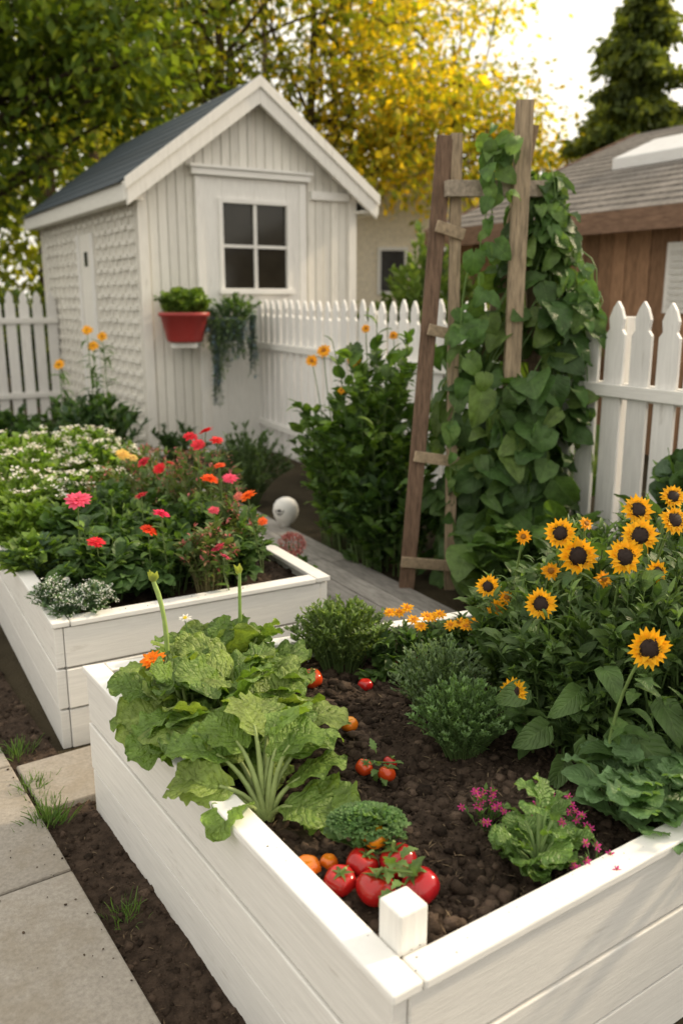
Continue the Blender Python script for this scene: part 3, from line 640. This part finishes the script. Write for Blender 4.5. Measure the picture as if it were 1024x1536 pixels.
flower(m,(-.475,2.03,.62),(-.1,-.5,1),.035,(.9,.25,.01),(.6,.2,.02),3,14,.3);stalk(m,(-.45,2.1,.42),(-.475,2.03,.615))
flower(m,(-.44,2.3,.63),(-.1,-.3,1),.02,(.85,.85,.8),(.6,.5,.05),1,8,.3);stalk(m,(-.44,2.32,.42),(-.44,2.3,.62))
m.obj('flower_stalks')
m=MB();bush(m,(.0,2.47,.40),.17,.12,.24,180,32,.017,T_SM,[(.16,.24,.075),(.21,.30,.10),(.13,.2,.06)],stem=.0013,lift=.5,root=.35);m.obj('thyme_bush')
m=MB();bush(m,(.26,2.12,.40),.14,.12,.245,190,36,.012,T_SM,[(.15,.23,.11),(.20,.28,.15)],stem=.001,lift=.6,root=.3)
bush(m,(.30,1.94,.40),.14,.11,.215,220,40,.012,T_SM,[(.14,.24,.085),(.18,.30,.115)],stem=.001,lift=.5,root=.3);m.obj('oregano_bush')
m=MB();bush(m,(.22,2.48,.40),.2,.12,.13,70,16,.035,T_LAN+T_SM,G_MID+G_DARK,stem=.0018,root=.6);bush(m,(.42,2.52,.40),.18,.14,.14,70,16,.035,T_LAN+T_SM,G_MID,stem=.0018,root=.6);bush(m,(.16,2.38,.40),.1,.08,.06,30,8,.035,T_HEART,G_MID,M_VEIN,root=.5)
for i,(x,y) in enumerate(((.18,2.56),(.205,2.56),(.15,2.55),(.26,2.48),(.30,2.50),(.24,2.46),(.36,2.50),(.39,2.5),(.375,2.46),(.41,2.46),(-.02,2.62),(.33,2.47),(.28,2.52),(.22,2.5),(.42,2.55))):
    flower(m,(x,y,.555+RS.uniform(-.02,.015)),(RS.uniform(-.3,.3),-.5,1),.023,(.9,.45,.01),(.55,.22,.01),2,10,.35)
for i in range(6): flower(m,(RS.uniform(.15,.3),RS.uniform(2.36,2.45),.46),(0,-.5,1),.012,(.6,.05,.04),(.3,.03,.02),2,8,.3)
m.obj('marigold_plants')
m=MB()
sf=[((.645,1.7,.79),.046,(-.25,-1,.25)),((.485,2.0,.78),.041,(-.3,-1,.3)),((.596,2.1,.873),.052,(-.1,-1,.2)),((.575,2.2,.905),.043,(-.5,-1,.4)),((.679,2.,.90),.047,(.2,-1,.3)),((.748,2.1,.925),.047,(-.3,-1,.5)),
((.773,2.2,.967),.043,(0,-1,.6)),((.83,2.1,.965),.040,(.2,-1,.5)),((.409,1.9,.596),.036,(-.6,-1,.3)),((.428,2.3,.644),.03,(-.3,-1,.3)),((.418,2.35,.706),.036,(-.4,-1,.5)),((.50,2.3,.867),.024,(-.3,-1,.6)),
((.555,2.2,.8),.028,(0,-1,.8)),((.665,2.1,.81),.026,(.3,-1,.8)),((.43,2.27,.67),.03,(.4,-1,.3)),((.86,2.0,.90),.042,(.3,-1,.4)),((.95,2.2,.93),.04,(0,-1,.4)),
((.76,2.0,.86),.034,(.5,-1,.3)),((.64,2.2,.93),.022,(.5,-1,.9)),((.46,2.3,.69),.024,(.2,-1,.9)),((.90,2.3,.98),.036,(0,-1,.7))]
for c,r,nn in sf:
    c=np.array(c);big=r>.0315
    flower(m,c,nn,r,(.93,.50,.015) if big else (.9,.42,.01),(.022,.010,.006) if big else (.3,.13,.01),2 if big else 2,20 if big else 12,.52 if big else .35,tm=T_SPET,dome=.2,cup=.15)
    b=np.array([.55+(c[0]-.55)*.7+RS.uniform(-.03,.03),c[1]+RS.uniform(0,.08),.40]);hd=c-norm(np.array(nn,float))*.006
    tube(m,bez(b,(b+hd)/2+[RS.uniform(-.03,.03),.03,.06],hd,9),np.linspace(.0045,.003,9),M_STEM,(.16,.24,.07),6)
    k=13;t=RS.uniform(.12,.92,(k,1));az=RS.rand(k)*6.28
    inst(m,T_SUN+T_LAN,b+t*(hd-b),np.stack([np.cos(az),np.sin(az)-.3,RS.uniform(-.4,.4,k)],1),(0,0,1),RS.uniform(.05,.11,k)*(1.15-.5*t[:,0]),pal([(.10,.18,.052),(.125,.215,.06),(.075,.145,.042)],k),M_VEIN)
    s_=12;th=np.arange(s_)/s_*6.28;n_=norm(np.array(nn,float));x_=norm(np.cross(n_,[.3,.9,.2]));y_=np.cross(n_,x_)
    inst(m,T_SM,np.tile(hd,(s_,1)),np.cos(th)[:,None]*x_+np.sin(th)[:,None]*y_,n_,r*.5,pal(G_MID,s_),M_LEAF)
bl=[((.56,1.80,.52),(.1,-.5,-.9),.13),((.62,1.78,.56),(.3,-.5,-.9),.13),((.48,1.85,.53),(-.8,-.4,-.3),.10),((.66,1.75,.55),(.6,-.4,-.6),.12),((.55,1.85,.62),(-.6,-.6,-.2),.11),((.70,1.75,.64),(.2,-.8,-.4),.11),((.44,1.9,.60),(-.9,-.3,-.2),.09),((.60,1.84,.68),(.1,-.9,-.2),.1),((.73,1.72,.48),(.1,-.6,-.6),.12),((.52,1.82,.46),(-.5,-.6,-.4),.1),((.8,1.75,.6),(.3,-.6,-.6),.12)]
for c,d,L in bl: inst(m,T_SUN,np.array([c]),np.array([d]),np.array([[0,-1,.5]]),L,pal([(.11,.19,.058)],1),M_VEIN);stalk(m,(c[0]*.5+.3,c[1]+.08,.45),c,.002)
for (x,y,r,h) in((.56,2.05,.17,.38),(.72,2.0,.2,.46),(.88,2.05,.2,.52),(.50,2.25,.14,.32),(.68,2.3,.2,.47),(.62,1.92,.14,.27),(.82,1.85,.18,.42),(.55,2.55,.16,.26),(.75,2.6,.18,.40),(.95,2.6,.2,.50),(1.1,2.3,.2,.55),(1.05,2.0,.18,.5)):
    bush(m,(x,y,.40),r,r,h,42,16,.052,T_LAN+T_SUN,[(.10,.175,.052),(.13,.21,.065),(.075,.135,.042)],M_VEIN,t0=.05,stem=.003,root=.6,flat=.5)
    E=bush(m,(x,y,.40),r,r,h+.05,20,12,.036,T_LAN,[(.15,.24,.07),(.12,.2,.06)],M_LEAF,t0=.4,stem=.002,root=.6,flat=.5)
m.obj('sunflower_plants')
m=MB();base=(.385,1.49,.40)
for (az,out,zt,L) in [(q*.57+R(-.2,.2),R(.02,.065),R(.015,.08),R(.04,.065)) for q in range(38)]+[(1.2,.005,.16,.06),(2.5,.01,.17,.05),(.2,.01,.14,.06),(4.,.01,.15,.055),(3.2,.03,.12,.06),(.5,.03,.11,.06),(5.2,.02,.1,.06)]:
    bb=np.array(base);o=np.array([math.cos(az),math.sin(az),0]);tip=bb+o*out+[0,0,zt];tube(m,bez(bb,bb+o*out*.3+[0,0,zt*.7],tip,5),.0028,M_STEM,(.25,.36,.14),5)
    inst(m,T_FRL+T_LOB[:1],np.array([tip]),np.array([o*.7+[0,0,.45]]),np.array([[0,0,1.]])+RS.randn(1,3)*.2,L,pal([(.17,.30,.075),(.21,.36,.1)],1),M_LET)
m.obj('young_lettuce_plant')
m=MB()
for (cx,cy,n) in((.30,1.62,20),(.46,1.55,12),(.48,1.43,12),(.45,1.62,12)):
    E=bush(m,(cx,cy,.40),.05,.05,.11,n,5,.018,T_SM,G_MID,stem=.001)
    for e in E: flower(m,e,(RS.uniform(-.5,.5),-.7,.8),.0095,(.6,.05,.26),(.5,.2,.1),1,6,.25)
m.obj('pink_dianthus_flowers')
m=MB()
for (x,y) in((.66,1.68),(.76,1.64),(.62,1.60),(.72,1.75),(.84,1.72),(.70,1.56),(.6,1.7),(.68,1.62)):
    items=[(q*2*PI/14+R(-.3,.3),R(.02,.08),R(.03,.13),R(.055,.09)) for q in range(14)]
    bb=np.array((x,y,.40))
    for (az,out,zt,L) in items:
        o=np.array([math.cos(az),math.sin(az),0]);tip=bb+o*out+[0,0,zt];tube(m,bez(bb,bb+o*out*.3+[0,0,zt*.7],tip,5),.0022,M_STEM,(.2,.3,.12),5)
        inst(m,T_LET[:2]+T_HEART[:2]+T_LOB[:1],np.array([tip]),np.array([o*.8+[0,0,.2]]),np.array([[0,0,1.]])+RS.randn(1,3)*.2,L,pal([(.15,.26,.11),(.18,.31,.13)],1),M_VEIN)
m.obj('leafy_greens')
def fruit(c,r,col,calyx=True,tilt=(0,0,1),squash=.84,lobes=5,name='tomato'):
    m=MB();nu,nv=18,28;th=np.linspace(.001,PI-.001,nu);ph=np.arange(nv)/nv*2*PI
    T,Pp=np.meshgrid(th,ph,indexing='ij');lb=.045*np.cos(lobes*Pp+1)*np.sin(T)
    rr=r*np.sin(T)**.9*(1+lb);zz=r*squash*(np.cos(T)-.32*np.exp(-(T/.42)**2)+.12*np.exp(-((PI-T)/.4)**2))
    V=np.stack([rr*np.cos(Pp),rr*np.sin(Pp),zz],-1).reshape(-1,3)
    w=norm(np.array(tilt,float));x=norm(np.cross([0.1,1,0],w));y=np.cross(w,x);Mx=np.stack([x,y,w],0)
    i=np.arange(nu-1)[:,None]*nv;j=np.arange(nv)[None];j2=(j+1)%nv
    C=np.array(col)*(1+(np.exp(-(T.reshape(-1,1)/.6)**2))*np.array([[.2,.9,.3]]))
    m.add(V@Mx+np.array(c),np.stack([i+j,i+nv+j,i+nv+j2,i+j2],-1).reshape(-1,4),C,M_FRUIT)
    if calyx:
        top=np.array(c)+w*r*squash*.74;tube(m,bez(top-w*.003,top+w*r*.25,top+w*r*.5+x*r*.25,5),r*.09,M_STEM,(.2,.3,.08),6)
        a=np.arange(6)/6*6.28+RS.rand();inst(m,[tmpl('lance',.32,4,2,a_,.2,elev=.4) for a_ in(.3,.8)],np.tile(top,(6,1)),np.cos(a)[:,None]*x+np.sin(a)[:,None]*y+RS.randn(6,3)*.12,w,r*RS.uniform(.6,.85,6),pal([(.12,.21,.055)],6),M_LEAF)
    m.obj(name)
RED=(.42,.012,.012);ORG=(.75,.15,.012);RO=(.6,.06,.012)
SZ=.412
fruit((-.0025,1.42,SZ+.026),.031,RED,tilt=(.1,-.2,1));fruit((.063,1.394,SZ+.030),.037,RED,tilt=(.1,.1,1),lobes=4)
fruit((.145,1.398,SZ+.030),.038,(.4,.010,.016),tilt=(-.5,.1,.8));fruit((.109,1.462,SZ+.038),.037,(.38,.010,.016),tilt=(-.4,.1,.9),lobes=4)
fruit((.040,1.465,SZ+.030),.032,RED,tilt=(.4,0,.9));fruit((.065,1.505,SZ+.062),.026,(.8,.26,.012),calyx=False)
fruit((-.067,1.459,SZ+.024),.028,ORG,calyx=False,lobes=6);fruit((-.025,1.49,SZ+.015),.0185,ORG,calyx=False)
fruit((.053,1.843,SZ+.017),.021,RO,tilt=(.3,-.3,1));fruit((.105,1.814,SZ+.017),.021,RO,tilt=(.2,.3,1));fruit((.115,1.87,SZ+.014),.017,RED,tilt=(.5,.3,1))
fruit((.02,2.048,SZ+.022),.023,(.75,.2,.015),calyx=False);fruit((-.085,2.30,SZ+.034),.031,RO,tilt=(0,-.3,1));fruit((.068,2.30,SZ+.014),.022,RED,calyx=False)
m=MB();bush(m,(.05,1.53,.42),.07,.045,.085,40,6,.035,T_LOB,[(.13,.25,.08),(.17,.3,.11)],M_VEIN,stem=.002,lift=.5);
k=700;c=np.array([.05,1.53,.488]);v=norm(RS.randn(k,3));v[:,2]=abs(v[:,2]);inst(m,T_LOB,c+v*[.07,.045,.022],v+RS.randn(k,3)*.5,(0,0,1),.014,pal([(.14,.27,.09),(.2,.34,.13)],k),M_VEIN);m.obj('curly_kale')
m=MB();k=26
for c0,n,L in(((.09,1.83,.44),14,.03),((.09,1.41,.475),10,.04),((.12,1.375,.47),7,.04)):
    v=RS.randn(n,3);inst(m,T_TOO,np.array(c0)+v*.012,v+[0,0,.4],(0,0,1),L,pal([(.16,.27,.08)],n),M_VEIN)
stalk(m,(.04,1.9,.42),(.13,1.83,.45),.002);stalk(m,(.06,1.42,.46),(.13,1.38,.485),.003,(.2,.3,.08));m.obj('tomato_leaf_sprigs')
bm=bmesh.new();bmesh.ops.create_icosphere(bm,subdivisions=2,radius=1);ip=np.array([v.co[:] for v in bm.verts]);iF=np.array([[v.index for v in f.verts] for f in bm.faces]);bm.free()
m=MB()
for c,r in(((.20,1.335,.415),.014),((.215,1.34,.41),.010),((.19,1.33,.41),.009),((.36,1.36,.41),.011),((.30,1.75,.41),.012),((-.05,1.95,.41),.011),((.15,2.2,.41),.01)):
    pts=ip*(1+.3*np.array([mnoise.noise(Vector(q*1.7+c[0]*50)) for q in ip])[:,None]);m.add(pts*r*[1.2,1,.75]+c,iF,(.16,.115,.085),M_SOIL)
m.obj('stone')
for (x,y,n,h) in((-.854,2.25,110,.06),(-1.093,2.64,80,.05),(-.962,2.42,80,.05),(-.543,1.855,60,.04),(-.90,2.33,50,.04)):
    m=MB();k=n;P=np.array([x,y,.012])+RS.randn(k,3)*[.022,.022,0];inst(m,[tmpl('lance',.07,4,2,a,.2,elev=.3) for a in(.5,1.2)],P,(P-[x,y,.012])*14+RS.randn(k,3)*.3+[0,0,1.],RS.randn(k,3),h*RS.uniform(.6,1.3,k),pal([(.13,.22,.05),(.09,.17,.04)],k),M_LEAF);m.obj('grass_tuft')
# ------------------------------------------------------------------ trees
def tree(name,x,y,ztrunk,r0,crowns,cols,leaf=.14,per=150,cl=.5,trunkcol=(.09,.065,.045),lean=(0,0)):
    m=MB();top=np.array([x+lean[0],y+lean[1],ztrunk]);P=bez((x,y,-.1),(x+lean[0]*.2,y,ztrunk*.5),top,10)+RS.randn(10,3)*.03
    tube(m,P,np.linspace(r0,r0*.35,10),M_BARK,trunkcol,10)
    for (cx,cy,cz,rx,ry,rz,n) in crowns:
        v=norm(RS.randn(n,3))*(RS.rand(n,1)**.4);c=np.array([cx,cy,cz])+v*[rx,ry,rz]
        for q in range(n):
            t0=RS.uniform(.45,1.);a=P[int(t0*9)]
            if q%2==0: 
                mid=(a+c[q])/2+[0,0,.35];tube(m,bez(a,mid,c[q],7),np.linspace(r0*.28,.012,7),M_BARK,trunkcol,5)
            for s_ in range(3):
                e=c[q]+RS.randn(3)*[cl,cl,cl*.4];tube(m,bez(c[q],(c[q]+e)/2+[0,0,.08],e,4),np.linspace(.014,.005,4),M_BARK,trunkcol,3)
        k=n*per;ii=np.repeat(np.arange(n),per);tone=RS.uniform(.65,1.35,n)[ii]
        off=RS.randn(k,3)*[cl,cl,cl*.42];L=c[ii]+off
        d=off*.6+RS.randn(k,3)*.5+[0,0,-.35]
        inst(m,T_TINY,L,d,RS.randn(k,3)*.5+[0,0,1],leaf*RS.uniform(.6,1.3,k),pal(cols,k,.2)*tone[:,None],M_TREE,.3)
    return m.obj(name)
DK=[(.10,.165,.032),(.125,.195,.038),(.075,.13,.028)]
GD=[(.52,.47,.05),(.64,.55,.06),(.38,.41,.05),(.68,.53,.05)]  # gold glow of backlight put into the leaf colour
MG=[(.24,.30,.048),(.33,.37,.052),(.17,.23,.04)]
tree('maple_tree',-6.6,14.5,5,.25,[(-6.0,13.6,4.6,2.6,1.8,2.0,60),(-3.6,13.3,5.2,1.9,1.5,1.3,32),(-7.0,13,2.9,1.6,1.2,.9,16)],DK+MG[2:],.17,150,.5)
tree('maple_tree',-2.1,16.2,7,.15,[(-2.8,16,5.7,2.0,1.5,1.4,28),(-1.5,15.6,6.6,2.0,1.5,.9,18)],MG+DK[:1],.16,120,.5)
tree('backlight_tinted_maple_tree',-.75,17,7,.14,[(.6,17,5.2,1.9,1.4,1.2,34),(-.6,17.2,6.8,2.2,1.6,.9,18),(.9,16.8,3.9,1.3,1.1,.7,14)],GD+MG[:2],.16,130,.5,lean=(.3,0))  # maples whose leaf colour carries the golden backlight
tree('backlight_tinted_maple_tree',2.3,19,6.4,.12,[(2.3,19,5.0,1.6,1.4,1.3,26),(1.5,19.2,7.2,2.2,1.4,.8,14),(3.6,19,3.8,1.2,1,.9,18)],GD+MG[:2],.16,110,.5)
tree('slender_tree',-3.4,18.5,8,.12,[(-3.4,18.5,6.0,2.4,1.3,1.8,24)],MG+GD[:1],.17,110,.55)
m=MB();n=300;cx=RS.uniform(-22,12,n);top=np.interp(cx,[-22,-2,2,5,8,12],[8.,6.5,5,3.2,2.6,4]);c=np.stack([cx,RS.uniform(22,30,n),RS.rand(n)*top],1)
for q in range(26):
    x=RS.uniform(-20,1);y=RS.uniform(22,28);tube(m,[(x,y,0),(x+.2,y,4),(x+RS.uniform(-.5,.5),y,9)],[.2,.15,.08],M_BARK,(.09,.065,.045),6)
k=n*90;ii=np.repeat(np.arange(n),90);g_=np.clip((cx+8)/8,0,1)[ii][:,None]
colr=pal(MG,k,.3)*(1-g_)+pal(GD+MG,k,.3)*g_
inst(m,T_TINY,c[ii]+RS.randn(k,3)*[.9,.9,.6],RS.randn(k,3),RS.randn(k,3)+[0,0,1],RS.uniform(.22,.46,k),colr*RS.uniform(.6,1.3,n)[ii][:,None],M_TREE,.3);m.obj('background_trees')
m=MB();bush(m,(1.0,10.2,0),.62,.6,2.35,80,40,.11,T_SM,[(.18,.28,.06),(.24,.33,.08),(.14,.22,.05)],stem=.006,flat=.5,root=.3);bush(m,(.1,11.5,0),.9,.6,1.7,60,40,.11,T_SM,MG+DK,stem=.006);m.obj('garden_shrub')
m=MB();bush(m,(1.9,9.2,0),.9,.5,1.9,80,40,.12,T_SM,DK+MG,stem=.006);m.obj('garden_shrub')
m=MB();
for x_ in(-7.5,-6.3,-5.2,-4.4): bush(m,(x_,12.6,0),.9,.6,RS.uniform(1.3,2.),60,40,.13,T_SM,DK+MG,stem=.006)
m.obj('hedge_shrubs')
def conifer(x,y,H,Rb,cols,nb=260,name='cedar_tree',z0=.8):
    m=MB();tube(m,[(x,y,0),(x,y,H*.5),(x,y,H)],[.22,.13,.02],M_BARK,(.1,.07,.05),8)
    for q in range(nb):
        z=z0+(H-z0)*(1-(1-RS.rand())**.75*1.0);f=(1-(z-z0)/(H-z0));ln=(Rb*f**.8+.15)*RS.uniform(.5,1.15);az=RS.rand()*6.28;o=np.array([math.cos(az),math.sin(az),0])
        a=np.array([x,y,z]);b=a+o*ln+[0,0,-ln*.05];mid=(a+b)/2+[0,0,ln*.25];tube(m,bez(a,mid,b,5),np.linspace(.025,.006,5),M_BARK,(.1,.07,.05),3)
        k=int(50+90*ln);t=RS.uniform(.15,1,(k,1));P=(1-t)**2*a+2*t*(1-t)*mid+t*t*b+RS.randn(k,3)*[.15,.15,.09]*(1-.5*t)
        tn=RS.uniform(.6,1.35);inst(m,T_TINY,P,o*.5+RS.randn(k,3)*.45+[0,0,-.5],RS.randn(k,3),RS.uniform(.10,.24,k),pal(cols,k,.25)*tn,M_TREE,.3)
    m.obj(name)
CD=[(.13,.18,.055),(.17,.22,.07),(.10,.14,.045)]
conifer(5.7,18,7.2,2.2,CD,300);conifer(8.2,19,7.5,2.4,CD,180);conifer(4.1,24,5.2,1.2,[(.36,.34,.1),(.26,.27,.08)],100)
# ------------------------------------------------------------------ camera, light, world
sc=bpy.context.scene
cam=bpy.data.cameras.new('Camera');co=bpy.data.objects.new('Camera',cam);sc.collection.objects.link(co);sc.camera=co
co.location=(0,0,1.5);co.rotation_euler=(math.radians(90-13.75),0,0)
cam.sensor_fit='VERTICAL';cam.sensor_height=24;cam.lens=24*1300/1536;cam.clip_end=600;cam.clip_start=.05
cam.dof.use_dof=True;cam.dof.focus_distance=2.2;cam.dof.aperture_fstop=1.8
W=bpy.data.worlds.new('World');sc.world=W;W.use_nodes=True;t=W.node_tree;t.nodes.clear()
EL,AZ=30,66   # azimuth measured clockwise from +Y (camera forward)
sky=t.nodes.new('ShaderNodeTexSky');sky.sky_type='NISHITA';sky.sun_disc=False;sky.sun_elevation=math.radians(EL);sky.sun_rotation=math.radians(AZ);sky.dust_density=5;sky.air_density=1.;sky.ozone_density=.5
# pale haze colour added over the clear sky to lift the ambient light
tc=t.nodes.new('ShaderNodeTexCoord');cn=t.nodes.new('ShaderNodeTexNoise');cn.inputs['Scale'].default_value=2.;cn.inputs['Detail'].default_value=4
t.links.new(tc.outputs['Generated'],cn.inputs['Vector'])
cf=maprange(t,cn.outputs[0],.3,.7,.68,.88)
mx=t.nodes.new('ShaderNodeMix');mx.data_type='RGBA';t.links.new(cf,mx.inputs[0]);t.links.new(sky.outputs[0],mx.inputs[6]);mx.inputs[7].default_value=(10.8,10.1,8.8,1)
bg=t.nodes.new('ShaderNodeBackground');bg.inputs[1].default_value=.145;ow=t.nodes.new('ShaderNodeOutputWorld')
t.links.new(mx.outputs[2],bg.inputs[0]);t.links.new(bg.outputs[0],ow.inputs[0])
L=bpy.data.lights.new('sun','SUN');L.energy=4.0;L.angle=math.radians(4);L.color=(1,.80,.54);lo=bpy.data.objects.new('sun',L);sc.collection.objects.link(lo)
d=Vector((math.sin(math.radians(AZ))*math.cos(math.radians(EL)),math.cos(math.radians(AZ))*math.cos(math.radians(EL)),math.sin(math.radians(EL))))
lo.rotation_euler=d.to_track_quat('Z','Y').to_euler()
sc.view_settings.view_transform='Standard';sc.view_settings.look='None';sc.view_settings.exposure=0
